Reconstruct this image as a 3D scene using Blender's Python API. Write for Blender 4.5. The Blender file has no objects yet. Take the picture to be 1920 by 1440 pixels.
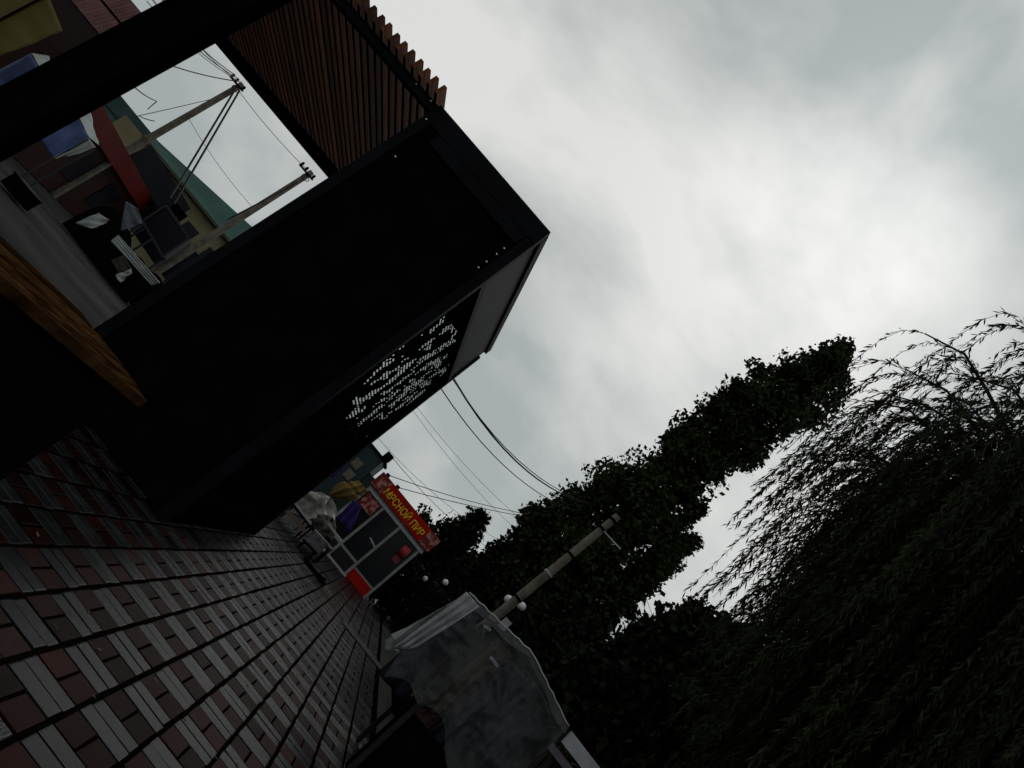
import bpy, math, random
import numpy as np
from mathutils import Vector, Matrix, noise

# ------------------------------------------------------------------ camera, sky, sun, exposure
scene = bpy.context.scene
F, EYE = 1350.0, 1.38                       # focal length in photo pixels, eye height in metres
PITCH, YAW, TILT = math.atan(384 / F), math.radians(4.1), math.radians(51)
fwd = Vector((-math.sin(YAW) * math.cos(PITCH), math.cos(YAW) * math.cos(PITCH), math.sin(PITCH)))
rgt = Vector((math.cos(YAW), math.sin(YAW), 0)); upv = rgt.cross(fwd)
ct, st = math.cos(TILT), math.sin(TILT)
cam_r = rgt * ct + upv * st; cam_u = -rgt * st + upv * ct
cam = bpy.data.objects.new('camera', bpy.data.cameras.new('camera'))
scene.collection.objects.link(cam)
m = Matrix((cam_r, cam_u, -fwd)).transposed().to_4x4(); m.translation = (0, 0, EYE)
cam.matrix_world = m
cam.data.sensor_width = 36; cam.data.lens = F / 1920 * 36
cam.data.clip_start = 0.05; cam.data.clip_end = 3000
scene.camera = cam

SUN_EL, SUN_AZ = math.radians(46), math.radians(6)
world = bpy.data.worlds.new('World'); scene.world = world; world.use_nodes = True
wn, wl = world.node_tree.nodes, world.node_tree.links
wn.clear()
def wnode(t, **kw):
    n = wn.new(t)
    for k, v in kw.items(): setattr(n, k, v)
    return n
sky = wnode('ShaderNodeTexSky', sky_type='NISHITA', sun_disc=False, sun_elevation=SUN_EL, sun_rotation=SUN_AZ,
            air_density=1.0, dust_density=2.0, ozone_density=1.0)
hs = wnode('ShaderNodeHueSaturation'); hs.inputs['Saturation'].default_value = 0.10
tc = wnode('ShaderNodeTexCoord')
mp = wnode('ShaderNodeMapping'); mp.inputs['Scale'].default_value = (1.0, 1.0, 1.25); mp.inputs['Location'].default_value = (-2.974, -1.148, -0.254)
n1 = wnode('ShaderNodeTexNoise'); n1.inputs['Scale'].default_value = 1.7; n1.inputs['Detail'].default_value = 6
n1.inputs['Roughness'].default_value = 0.52; n1.inputs['Distortion'].default_value = 0.25
cr = wnode('ShaderNodeValToRGB')
cr.color_ramp.elements[0].position = 0.40; cr.color_ramp.elements[0].color = (0.51, 0.555, 0.565, 1)
cr.color_ramp.elements[1].position = 0.58; cr.color_ramp.elements[1].color = (1.0, 1.0, 0.985, 1)
ov = wnode('ShaderNodeMix', data_type='RGBA'); ov.inputs[0].default_value = 0.84      # high overcast veils most of the blue
ov.inputs[7].default_value = (11.3, 11.4, 11.25, 1)
mx = wnode('ShaderNodeMix', data_type='RGBA', blend_type='MULTIPLY'); mx.inputs[0].default_value = 1.0
bg = wnode('ShaderNodeBackground'); bg.inputs['Strength'].default_value = 0.068
out = wnode('ShaderNodeOutputWorld')
wl.new(sky.outputs[0], hs.inputs['Color']); wl.new(tc.outputs['Generated'], mp.inputs[0]); wl.new(mp.outputs[0], n1.inputs['Vector'])
wl.new(hs.outputs[0], ov.inputs[6]); wl.new(ov.outputs[2], mx.inputs[6])
wl.new(n1.outputs['Fac'], cr.inputs[0]); wl.new(cr.outputs[0], mx.inputs[7])
wl.new(mx.outputs[2], bg.inputs['Color']); wl.new(bg.outputs[0], out.inputs['Surface'])

sl = bpy.data.lights.new('sun', 'SUN'); sl.energy = 0.5; sl.angle = math.radians(25); sl.color = (1.0, 0.97, 0.92)
so = bpy.data.objects.new('sun', sl); scene.collection.objects.link(so)
sd = Vector((math.sin(SUN_AZ) * math.cos(SUN_EL), math.cos(SUN_AZ) * math.cos(SUN_EL), math.sin(SUN_EL)))
so.rotation_euler = sd.to_track_quat('Z', 'Y').to_euler()
vs = scene.view_settings
vs.view_transform = 'Standard'; vs.look = 'None'; vs.exposure = 0.0; vs.gamma = 1.0; vs.use_curve_mapping = False
scene.cycles.max_bounces = 8; scene.cycles.transparent_max_bounces = 24

rnd = random.Random(7); rng = np.random.default_rng(11)
COL = scene.collection

# ------------------------------------------------------------------ helpers
def at(x, y, Y):
    """world point where the sight line of photo pixel (x, y) reaches depth Y"""
    dx, dy = x - 960, y - 720
    d = fwd * F + rgt * (dx * ct + dy * st) + upv * (dx * st - dy * ct)
    return Vector((0, 0, EYE)) + d * (Y / d.y)
def tag(o, label=None, cat=None, group=None, kind=None):
    if label: o['label'] = label
    if cat: o['category'] = cat
    if group: o['group'] = group
    if kind: o['kind'] = kind
    return o
def empty(name, loc, label=None, cat=None, group=None, rz=0):
    o = bpy.data.objects.new(name, None); COL.objects.link(o); o.location = loc; o.rotation_euler = (0, 0, rz)
    o.empty_display_size = 0.2
    return tag(o, label, cat, group)
class MB:
    def __init__(s): s.v = []; s.f = []
    def add(s, vs, fs):
        n = len(s.v); s.v += [tuple(v) for v in vs]; s.f += [tuple(i + n for i in f) for f in fs]; return s
    def box(s, x0, x1, y0, y1, z0, z1):
        return s.add([(x0, y0, z0), (x1, y0, z0), (x1, y1, z0), (x0, y1, z0), (x0, y0, z1), (x1, y0, z1), (x1, y1, z1), (x0, y1, z1)],
              [(0, 3, 2, 1), (4, 5, 6, 7), (0, 1, 5, 4), (1, 2, 6, 5), (2, 3, 7, 6), (3, 0, 4, 7)])
    def bev(s, x0, x1, y0, y1, z0, z1, b):       # box with chamfered top edge
        return s.add([(x0, y0, z0), (x1, y0, z0), (x1, y1, z0), (x0, y1, z0), (x0, y0, z1 - b), (x1, y0, z1 - b), (x1, y1, z1 - b), (x0, y1, z1 - b),
                      (x0 + b, y0 + b, z1), (x1 - b, y0 + b, z1), (x1 - b, y1 - b, z1), (x0 + b, y1 - b, z1)],
              [(0, 1, 5, 4), (1, 2, 6, 5), (2, 3, 7, 6), (3, 0, 4, 7), (4, 5, 9, 8), (5, 6, 10, 9), (6, 7, 11, 10), (7, 4, 8, 11), (8, 9, 10, 11)])
    def prism(s, pts, d):                        # polygon pts extruded by vector d
        n = len(pts); d = Vector(d); p = [Vector(q) for q in pts]
        vs = p + [q + d for q in p]
        fs = [tuple(range(n))[::-1], tuple(range(n, 2 * n))] + [(i, (i + 1) % n, n + (i + 1) % n, n + i) for i in range(n)]
        return s.add(vs, fs)
    def bar(s, p, q, w, h=None):
        p, q = Vector(p), Vector(q); h = h or w; d = (q - p).normalized()
        a = d.cross(Vector((0, 0, 1)))
        a = a.normalized() if a.length > 1e-3 else Vector((1, 0, 0)); b = a.cross(d).normalized()
        vs = [e + a * (w / 2 * i) + b * (h / 2 * j) for e in (p, q) for i, j in ((-1, -1), (1, -1), (1, 1), (-1, 1))]
        return s.add(vs, [(0, 1, 2, 3), (7, 6, 5, 4), (0, 4, 5, 1), (1, 5, 6, 2), (2, 6, 7, 3), (3, 7, 4, 0)])
    def tube(s, pts, rad, n=8, caps=True):
        pts = [Vector(p) for p in pts]; R = rad if hasattr(rad, '__len__') else [rad] * len(pts)
        rings = []
        for i, p in enumerate(pts):
            d = (pts[min(i + 1, len(pts) - 1)] - pts[max(i - 1, 0)]).normalized()
            a = d.cross(Vector((0.13, 0.21, 0.97))); a = a.normalized() if a.length > 1e-3 else Vector((1, 0, 0)); b = d.cross(a)
            rings.append([p + (a * math.cos(2 * math.pi * k / n) + b * math.sin(2 * math.pi * k / n)) * R[i] for k in range(n)])
        vs = [v for r in rings for v in r]
        fs = [(i * n + k, i * n + (k + 1) % n, (i + 1) * n + (k + 1) % n, (i + 1) * n + k) for i in range(len(pts) - 1) for k in range(n)]
        if caps: fs += [tuple(range(n))[::-1], tuple(range((len(pts) - 1) * n, len(pts) * n))]
        return s.add(vs, fs)
    def sphere(s, c, r, nu=16, nv=10):
        c = Vector(c); vs = [c + Vector((0, 0, r))]; fs = []
        for j in range(1, nv):
            t = math.pi * j / nv
            vs += [c + Vector((math.sin(t) * math.cos(2 * math.pi * k / nu), math.sin(t) * math.sin(2 * math.pi * k / nu), math.cos(t))) * r for k in range(nu)]
        vs.append(c - Vector((0, 0, r)))
        for k in range(nu):
            fs.append((0, 1 + k, 1 + (k + 1) % nu)); fs.append((len(vs) - 1, 1 + (nv - 2) * nu + (k + 1) % nu, 1 + (nv - 2) * nu + k))
        for j in range(nv - 2):
            fs += [(1 + j * nu + k, 1 + (j + 1) * nu + k, 1 + (j + 1) * nu + (k + 1) % nu, 1 + j * nu + (k + 1) % nu) for k in range(nu)]
        return s.add(vs, fs)
    def grid(s, fn, nu, nv):
        vs = [fn(i / nu, j / nv) for j in range(nv + 1) for i in range(nu + 1)]
        return s.add(vs, [(j * (nu + 1) + i, j * (nu + 1) + i + 1, (j + 1) * (nu + 1) + i + 1, (j + 1) * (nu + 1) + i) for j in range(nv) for i in range(nu)])
    def build(s, name, mat, parent=None, smooth=False, solid=0):
        me = bpy.data.meshes.new(name); me.from_pydata(s.v, [], s.f); me.update()
        if smooth: me.polygons.foreach_set('use_smooth', [True] * len(me.polygons))
        return obj(name, me, mat, parent, solid)
def obj(name, me, mat, parent=None, solid=0):
    o = bpy.data.objects.new(name, me); COL.objects.link(o)
    if mat is not None and not me.materials: me.materials.append(mat)
    if parent is not None:
        o.parent = parent; o.matrix_parent_inverse = Matrix.LocRotScale(parent.location, parent.rotation_euler, None).inverted() if not parent.parent \
            else Matrix.Identity(4)
    if solid:
        md = o.modifiers.new('thick', 'SOLIDIFY'); md.thickness = solid; md.offset = 0
    return o
def np_mesh(name, V, quads):
    me = bpy.data.meshes.new(name)
    me.vertices.add(len(V)); me.vertices.foreach_set('co', np.ascontiguousarray(V, dtype=np.float32).ravel())
    n = len(quads); k = quads.shape[1]
    me.loops.add(n * k); me.loops.foreach_set('vertex_index', np.ascontiguousarray(quads, dtype=np.int32).ravel())
    me.polygons.add(n); me.polygons.foreach_set('loop_start', np.arange(0, n * k, k, dtype=np.int32))
    try: me.polygons.foreach_set('loop_total', np.full(n, k, dtype=np.int32))
    except Exception: pass
    me.update(calc_edges=True)
    return me

def mat(name, col, rough=0.6, var=0.25, scale=6.0, bump=0.0, bscale=None, metal=0.0, spec=0.15, col2=None, stretch=(1, 1, 1), obj_rand=0.0, detail=5, coat=0, isl=0.0):
    M = bpy.data.materials.new(name); M.use_nodes = True
    N, L = M.node_tree.nodes, M.node_tree.links
    b = N['Principled BSDF']; b.inputs['Roughness'].default_value = rough; b.inputs['Metallic'].default_value = metal
    b.inputs['Specular IOR Level'].default_value = spec
    tc = N.new('ShaderNodeTexCoord'); mp = N.new('ShaderNodeMapping'); mp.inputs['Scale'].default_value = stretch
    L.new(tc.outputs['Object'], mp.inputs[0])
    nz = N.new('ShaderNodeTexNoise'); nz.inputs['Scale'].default_value = scale; nz.inputs['Detail'].default_value = detail
    L.new(mp.outputs[0], nz.inputs['Vector'])
    rp = N.new('ShaderNodeValToRGB'); rp.color_ramp.elements[0].position = 0.3; rp.color_ramp.elements[1].position = 0.7
    c2 = col2 or tuple(min(1, c * (1 + var)) for c in col); c1 = col if col2 else tuple(c * (1 - var) for c in col)
    rp.color_ramp.elements[0].color = (*c1, 1); rp.color_ramp.elements[1].color = (*c2, 1)
    L.new(nz.outputs['Fac'], rp.inputs[0]); src = rp.outputs[0]
    if obj_rand:
        oi = N.new('ShaderNodeObjectInfo'); mr = N.new('ShaderNodeMapRange')
        mr.inputs[3].default_value = 1 - obj_rand; mr.inputs[4].default_value = 1 + obj_rand
        L.new(oi.outputs['Random'], mr.inputs[0])
        mm = N.new('ShaderNodeMix'); mm.data_type = 'RGBA'; mm.blend_type = 'MULTIPLY'; mm.inputs[0].default_value = 1
        L.new(src, mm.inputs[6]); L.new(mr.outputs[0], mm.inputs[7]); src = mm.outputs[2]
    if isl:
        ge_ = N.new('ShaderNodeNewGeometry'); mr = N.new('ShaderNodeMapRange'); mr.inputs[3].default_value = 1 - isl; mr.inputs[4].default_value = 1 + isl
        L.new(ge_.outputs['Random Per Island'], mr.inputs[0])
        mm = N.new('ShaderNodeMix'); mm.data_type = 'RGBA'; mm.blend_type = 'MULTIPLY'; mm.inputs[0].default_value = 1
        L.new(src, mm.inputs[6]); L.new(mr.outputs[0], mm.inputs[7]); src = mm.outputs[2]
        nr = N.new('ShaderNodeTexNoise'); nr.inputs['Scale'].default_value = 1.3; nr.inputs['Detail'].default_value = 4
        L.new(N.new('ShaderNodeNewGeometry').outputs['Position'], nr.inputs['Vector'])
        rm_ = N.new('ShaderNodeMapRange'); rm_.inputs[1].default_value = 0.35; rm_.inputs[2].default_value = 0.65; rm_.inputs[3].default_value = rough * 0.75; rm_.inputs[4].default_value = rough * 1.7
        L.new(nr.outputs['Fac'], rm_.inputs[0]); L.new(rm_.outputs[0], b.inputs['Roughness'])
    L.new(src, b.inputs['Base Color'])
    if bump:
        nb = N.new('ShaderNodeTexNoise'); nb.inputs['Scale'].default_value = bscale or scale * 6; nb.inputs['Detail'].default_value = 6
        L.new(mp.outputs[0], nb.inputs['Vector'])
        bp = N.new('ShaderNodeBump'); bp.inputs['Strength'].default_value = bump; bp.inputs['Distance'].default_value = 0.02
        L.new(nb.outputs['Fac'], bp.inputs['Height']); L.new(bp.outputs[0], b.inputs['Normal'])
    if coat: b.inputs['Coat Weight'].default_value = coat; b.inputs['Coat Roughness'].default_value = 0.2
    return M
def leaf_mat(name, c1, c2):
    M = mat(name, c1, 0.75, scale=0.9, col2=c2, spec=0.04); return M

BLACK = mat('black_metal', (0.0025, 0.0025, 0.003), 0.7, 0.4, 3, spec=0.0)
BLACKG = mat('black_fascia', (0.010, 0.011, 0.0125), 0.5, 0.45, 1.4, spec=0.06)
NAVYT = mat('dark_trim', (0.0032, 0.0036, 0.005), 0.5, 0.5, 2, spec=0.03)
RAFT = mat('brown_stained_wood', (0.045, 0.014, 0.006), 0.6, scale=3, col2=(0.115, 0.036, 0.015), stretch=(8, 0.5, 8), obj_rand=0.55, bump=0.2, spec=0.05)
PLANK = mat('orange_brown_planks', (0.006, 0.002, 0.001), 0.6, scale=7, col2=(0.040, 0.020, 0.0075), stretch=(4.4, 0.9, 1), obj_rand=0.45, bump=0.4, bscale=40, spec=0.0)
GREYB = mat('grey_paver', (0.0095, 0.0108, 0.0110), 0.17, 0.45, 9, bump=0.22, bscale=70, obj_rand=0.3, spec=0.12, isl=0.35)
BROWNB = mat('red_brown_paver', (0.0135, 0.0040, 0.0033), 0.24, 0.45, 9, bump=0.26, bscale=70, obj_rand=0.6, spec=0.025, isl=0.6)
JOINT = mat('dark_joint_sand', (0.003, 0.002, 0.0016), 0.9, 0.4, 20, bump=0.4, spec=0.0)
ASPH = mat('wet_asphalt', (0.010, 0.010, 0.0105), 0.7, scale=0.5, col2=(0.034, 0.033, 0.032), bump=0.35, bscale=60, spec=0.015)
CONC = mat('concrete', (0.115, 0.105, 0.085), 0.85, 0.35, 4, bump=0.3, bscale=50, spec=0.2)
WHITEP = mat('white_paint', (0.30, 0.31, 0.32), 0.5, 0.15, 3)
GLOBE = mat('white_globe', (0.55, 0.57, 0.58), 0.35, 0.05, 3)
CABLE = mat('black_cable', (0.006, 0.006, 0.006), 0.6, 0.2, 5, spec=0.2)
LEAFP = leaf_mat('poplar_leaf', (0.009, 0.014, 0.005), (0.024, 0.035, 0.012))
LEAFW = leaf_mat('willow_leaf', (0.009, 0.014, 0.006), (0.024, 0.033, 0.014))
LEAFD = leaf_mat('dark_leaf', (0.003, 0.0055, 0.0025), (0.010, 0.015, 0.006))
LEAFR = leaf_mat('russet_leaf', (0.008, 0.006, 0.003), (0.022, 0.014, 0.005))
BARK = mat('bark', (0.020, 0.016, 0.012), 0.9, 0.4, 6, bump=0.6, spec=0.1, stretch=(4, 4, 1))

# ------------------------------------------------------------------ ground
g = MB().box(-600, 600, -200, 1200, -0.4, -0.03).build('ground', ASPH); tag(g, kind='structure')

# walkway: a bed of dark sand and basket-weave pavers, grey pairs across and brown pairs along
LANE, CELL, JW = 0.30, 0.26, 0.029
X0, NL = -0.35 - 0.30 * 8, 14
bed = MB().box(X0 - 0.1, X0 + NL * LANE + 0.1, -3.0, 30.0, -0.03, -0.012).build('walkway', JOINT); tag(bed, kind='structure')
cells = []
bricks = []
for i in range(NL):
    for j in range(-8, 116):
        x0 = X0 + i * LANE + JW / 2; x1 = x0 + LANE - JW; y0 = 3.58 + (j - 8) * CELL; y1 = y0 + CELL - 0.012
        jig = lambda: rnd.uniform(-0.005, 0.005)
        if (i + j) % 2 == 0:
            ym = (y0 + y1) / 2
            bricks.append((x0 + jig(), x1 + jig(), y0 + jig(), ym - 0.007, 'g')); bricks.append((x0 + jig(), x1 + jig(), ym + 0.007, y1 + jig(), 'g'))
        else:
            xm = (x0 + x1) / 2 + jig()
            bricks.append((x0, xm - 0.008, y0 + 0.008, y1 - 0.006, 'b')); bricks.append((xm + 0.008, x1, y0 + 0.008, y1 - 0.006, 'b'))
def px_of(p):
    d = Vector(p) - Vector((0, 0, EYE)); z = d.dot(fwd)
    if z < 0.1: return None
    a, b = d.dot(rgt) / z * F, d.dot(upv) / z * F
    return 960 + a * ct + b * st, 720 + a * st - b * ct
def seen(b):
    p = px_of(((b[0] + b[1]) / 2, (b[2] + b[3]) / 2, 0)); return p and -30 < p[0] < 1950 and 0 < p[1] < 1470
vis = sorted([b for b in bricks if seen(b) and b[0] > -1.3], key=lambda b: (b[0] + b[1]) ** 2 / 4 + (b[2] + b[3]) ** 2 / 4)
single = set(id(b) for b in vis[:300])
protos = {}
for b in bricks:
    w, d = b[1] - b[0], b[3] - b[2]
    b5 = (b[0], b[1], b[2], b[3], rnd.uniform(-0.003, 0.002))
    if id(b) in single:
        key = (b[4], rnd.randrange(3))
        if key not in protos:
            protos[key] = MB().bev(-0.5, 0.5, -0.5, 0.5, -1.0, 0.0, 0.03)
            pm = bpy.data.meshes.new('brick'); pm.from_pydata(protos[key].v, [], protos[key].f); pm.materials.append(GREYB if b[4] == 'g' else BROWNB); protos[key] = pm
        o = bpy.data.objects.new('brick', protos[key]); COL.objects.link(o); o.parent = bed
        o.location = ((b[0] + b[1]) / 2, (b[2] + b[3]) / 2, b5[4]); o.scale = (w, d, 0.05)
        o.rotation_euler = (rnd.uniform(-.012, .012), rnd.uniform(-.012, .012), rnd.uniform(-.012, .012))
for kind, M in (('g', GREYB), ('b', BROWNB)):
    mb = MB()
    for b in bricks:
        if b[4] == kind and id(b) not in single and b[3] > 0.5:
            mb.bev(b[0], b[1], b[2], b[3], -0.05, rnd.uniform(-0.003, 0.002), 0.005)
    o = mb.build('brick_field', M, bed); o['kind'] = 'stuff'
C = np.stack([rng.uniform(-1.4, 1.6, 90), rng.uniform(2.6, 16, 90), np.full(90, 0.006)], 1)
D_ = rng.normal(size=(90, 3)) * np.array([1, 1, 0.06]); D_ /= np.linalg.norm(D_, axis=1)[:, None]
W_ = np.stack([-D_[:, 1], D_[:, 0], np.full(90, 0.05)], 1); S_ = rng.uniform(0.025, 0.06, 90)[:, None]
V_ = np.stack([C - D_ * S_ * .5, C + W_ * S_ * .22, C + D_ * S_ * .5, C - W_ * S_ * .22], 1).reshape(-1, 3); V_[:, 2] = np.maximum(V_[:, 2], 0.004)
fl = obj('fallen_leaves', np_mesh('fallen_leaves', V_, np.arange(360).reshape(-1, 4)), mat('dry_leaf', (0.05, 0.035, 0.015), 0.7, 0.6, 3)); tag(fl, 'scattered small fallen leaves on the wet pavers', 'leaves', kind='stuff')
# paler cross slab and a gutter along the right side
mb = MB(); mb.bev(0.42, 1.6, 14.2, 14.9, -0.03, 0.022, 0.01)
tag(mb.build('gutter_slab', mat('pale_slab', (0.014, 0.0145, 0.014), 0.6, 0.3, 5, bump=0.3, spec=0.04)), 'pale concrete slab lying across the walkway before the meat kiosk', 'slab')

# ------------------------------------------------------------------ pavilion
XR, XL, YF, YB, ZT = -1.59, -3.55, 7.365, 12.26, 4.98
pav = empty('pavilion', (-5.5, 9.8, 0), 'tall black metal pavilion with brown rafters and pierced side panel beside the walkway', 'pavilion')
P = lambda mb, n, M, **k: mb.build(n, M, pav, **k)
P(MB().box(XL + 0.02, XR - 0.10, YF + 0.03, YF + 0.06, 0, ZT - 0.24), 'front_panel', BLACK)
for x0, x1 in ((XL, XL + 0.12), (XR - 0.12, XR)):
    P(MB().box(x0, x1, YF, YF + 0.12, 0, ZT - 0.26), 'corner_post', NAVYT)
for x0, x1 in ((XL, XL + 0.12), (XR - 0.12, XR)):
    P(MB().box(x0, x1, YB - 0.12, YB, 0, ZT - 0.26), 'corner_post', NAVYT)
P(MB().box(XL, XR, YF - 0.004, YF + 0.12, ZT - 0.25, ZT), 'front_top_beam', NAVYT)
P(MB().box(XL + 0.3, XR - 0.14, YF - 0.012, YF + 0.03, ZT - 0.42, ZT - 0.262), 'front_trim', NAVYT)
P(MB().box(XR - 0.10, XR + 0.004, YF + 0.122, YB - 0.001, ZT - 0.12, ZT - 0.002), 'side_top_rail', NAVYT)
P(MB().box(XL, XR - 0.13, YB - 0.12, YB, ZT - 0.25, ZT - 0.002), 'rear_top_beam', NAVYT)
P(MB().box(XL + 0.02, XR - 0.12, YF + 0.125, YB - 0.125, ZT - 0.06, ZT - 0.02), 'tower_roof', BLACK)
P(MB().box(XR - 0.06, XR - 0.03, YF + 0.122, YB - 0.122, 4.06, ZT - 0.122), 'side_fascia', BLACKG)
P(MB().box(XR - 0.10, XR - 0.008, YF + 0.122, YB - 0.122, 3.98, 4.058), 'side_mid_rail', NAVYT)
P(MB().box(XR - 0.10, XR - 0.008, YF + 0.122, YB - 0.122, 0.0, 0.35), 'side_plinth', BLACK)
P(MB().box(XL + 0.03, XL + 0.07, YF + 0.13, YB - 0.13, 0, ZT - 0.07), 'inner_wall', BLACK)
P(MB().box(XL + 0.13, XR - 0.13, YB - 0.09, YB - 0.05, 0, 2.15), 'rear_wall', BLACK)
# pierced ornament: two tall panels of slots, each slot a real hole through the sheet
def ornament(y, z):
    h = False
    for cy, cz, R, k, ph in ((8.6, 3.1, 0.92, 5, 0.4), (9.7, 2.9, 1.0, 6, 1.1), (10.9, 3.25, 0.7, 5, 0.2), (8.5, 1.25, 0.62, 5, 0.9), (10.2, 1.2, 0.5, 4, 0.1), (11.5, 1.7, 0.6, 5, .5)):
        dy, dz = y - cy, z - cz; r = math.hypot(dy, dz); t = math.atan2(dz, dy)
        if r < R:
            v = math.sin(k * t + ph + 2.6 * r / R * math.pi) + 0.55 * math.sin(9 * r / R * math.pi) + 0.5 * math.sin(13 * y) * math.cos(11 * z + 2 * y)
            if v > 0.05 and r > 0.12: h = True
    n_ = noise.noise(Vector((y * 3.1, z * 3.7, 4.2))) + 0.6 * noise.noise(Vector((y * 8.5, z * 8.5, 1.2)))
    return h and n_ > -0.12 and rnd.random() > 0.07
ya, yb, za, zb = YF + 0.122, YB - 0.122, 0.352, 3.978
NY, NZ = 78, 80
V = []; Q = []; vi = {}
def vid(y, z):
    k = (round(y, 5), round(z, 5))
    if k not in vi: vi[k] = len(V); V.append((XR - 0.05, k[0], k[1]))
    return vi[k]
dy, dz = (yb - ya) / NY, (zb - za) / NZ
for i in range(NY):
    for j in range(NZ):
        y0, z0 = ya + i * dy, za + j * dz; y1, z1 = y0 + dy, z0 + dz
        o = (vid(y0, z0), vid(y1, z0), vid(y1, z1), vid(y0, z1))
        if ornament((y0 + y1) / 2, (z0 + z1) / 2):
            a, b = dy * 0.06, dz * 0.25; s = dz * 0.10
            n = (vid(y0 + a, z0 + b - s), vid(y1 - a, z0 + b + s), vid(y1 - a, z1 - b + s), vid(y0 + a, z1 - b - s))
            Q += [(o[k], o[(k + 1) % 4], n[(k + 1) % 4], n[k]) for k in range(4)]
        else: Q.append(o)
pm = bpy.data.meshes.new('pierced_panel'); pm.from_pydata(V, [], Q); pm.update()
po = obj('pierced_panel', pm, BLACK, pav, solid=0.004); tag(po, label='black side panel pierced with slots in a flower pattern')
# open bay to the left: beams, column, rafters under a dark roof sheet
BX0 = -10.4
P(MB().box(BX0, XL - 0.002, YF, YF + 0.10, 4.835, 4.952), 'front_beam', NAVYT)
P(MB().box(BX0, XL - 0.002, YB - 0.10, YB, 4.73, 4.952), 'rear_beam', BLACK)
P(MB().box(-6.20, -5.78, YF + 0.005, YF + 0.30, 0, 4.833), 'column', BLACK)
P(MB().box(BX0, BX0 + 0.12, YF + 0.005, YF + 0.12, 0, 4.833), 'column', BLACK)
P(MB().box(BX0, BX0 + 0.12, YB - 0.1, YB - 0.005, 0, 4.728), 'column', BLACK)
rm = bpy.data.meshes.new('rafter'); rb = MB().box(-0.024, 0.024, YF - 0.15, YB + 0.12, 4.954, 5.10); rm.from_pydata(rb.v, [], rb.f); rm.materials.append(RAFT)
x = XL - 0.075; k = 0
while x > BX0 + 0.05:
    o = bpy.data.objects.new('rafter', rm); COL.objects.link(o); o.parent = pav; o.matrix_parent_inverse = Matrix.Translation(-pav.location)
    o.location = (x + rnd.uniform(-.006, .006), rnd.uniform(-.02, .012), 0); x -= 0.139
bolt = mat('zinc_bolt', (0.6, 0.6, 0.6), 0.25, 0.1, 5, metal=1.0)
for (px_, py_) in ((945, 466), (931, 477), (912, 491), (897, 502), (781, 158), (808, 190), (799, 224), (741, 294)):
    p = at(px_, py_, YF - 0.012); P(MB().sphere(p, 0.014, 8, 6), 'bolt', bolt)

# ------------------------------------------------------------------ wooden counter in the near left
CA = Vector((-1.29, 2.09, 0)); cd = Vector((0.292, 0.956, 0)).normalized(); cn = Vector((-cd.y, cd.x, 0))
cnt = empty('bar_counter', CA + cd * 0.2 + cn * 0.27, 'black bar counter with a brown plank top in the near left corner', 'counter')
for k in range(5):
    a = CA + cn * (0.003 + k * 0.106); b0, b1 = -1.3, 0.86 + (0.02 if k % 2 else 0) - 0.03 * (k == 4)
    q = [a + cd * b0, a + cd * b1, a + cd * b1 + cn * 0.098, a + cd * b0 + cn * 0.098]
    pl = MB().prism([v + Vector((0, 0, 1.01)) for v in q], (0, 0, 0.04 + 0.003 * (k % 3 - 1))).build('plank', PLANK, cnt)
q = [CA + cn * 0.04 - cd * 1.2, CA + cn * 0.04 + cd * 0.80, CA + cn * 0.48 + cd * 0.80, CA + cn * 0.48 - cd * 1.2]
MB().prism(q, (0, 0, 1.005)).build('base', BLACK, cnt)

# ------------------------------------------------------------------ street beyond the bay
def cloth_quad(name, M, pts, parent=None, amp=0.05, nu=18, nv=18, fr=9, thick=0.004, seed=0, **kw):
    a, b, c, d = [Vector(p) for p in pts]; nrm = (b - a).cross(d - a).normalized()
    def fn(u, v):
        p = (a * (1 - u) + b * u) * (1 - v) + (d * (1 - u) + c * u) * v
        return p + nrm * amp * (math.sin(fr * u + 3 * v + seed) + 0.5 * math.sin(2.3 * fr * u - 5 * v + 2 * seed)) * (0.35 + 0.65 * v)
    return MB().grid(fn, nu, nv).build(name, M, parent, smooth=True, solid=thick)
DRED = mat('dark_red_wall', (0.014, 0.0016, 0.0012), 0.6, 0.3, 1.5)
RED = mat('red_fascia', (0.075, 0.004, 0.003), 0.5, 0.25, 1.0)
CREAM = mat('cream_plaster', (0.16, 0.14, 0.08), 0.8, 0.2, 0.8)
TEAL = mat('green_roof_sheet', (0.035, 0.085, 0.075), 0.5, 0.2, 0.5)
TEALD = mat('dark_green_roof_sheet', (0.020, 0.042, 0.044), 0.5, 0.25, 0.5)
NAVY = mat('navy_tarp', (0.004, 0.006, 0.011), 0.5, 0.4, 1.2)
NAVY2 = mat('midnight_board', (0.002, 0.0018, 0.007), 0.4, 0.3, 1.2)
BLUE = mat('blue_tarp', (0.055, 0.085, 0.20), 0.5, 0.35, 1.6, bump=0.2, bscale=6)
PALE = mat('pale_tarp', (0.24, 0.27, 0.27), 0.5, 0.15, 2, bump=0.2, bscale=8)
GREYT = mat('grey_frame', (0.022, 0.024, 0.028), 0.5, 0.2, 3)
PINK = mat('pink_ribbed_sheet', (0.11, 0.05, 0.048), 0.6, 0.25, 2)
YEL = mat('yellow_banner', (0.075, 0.055, 0.010), 0.6, scale=1.2, col2=(0.09, 0.075, 0.02), detail=2)

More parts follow.
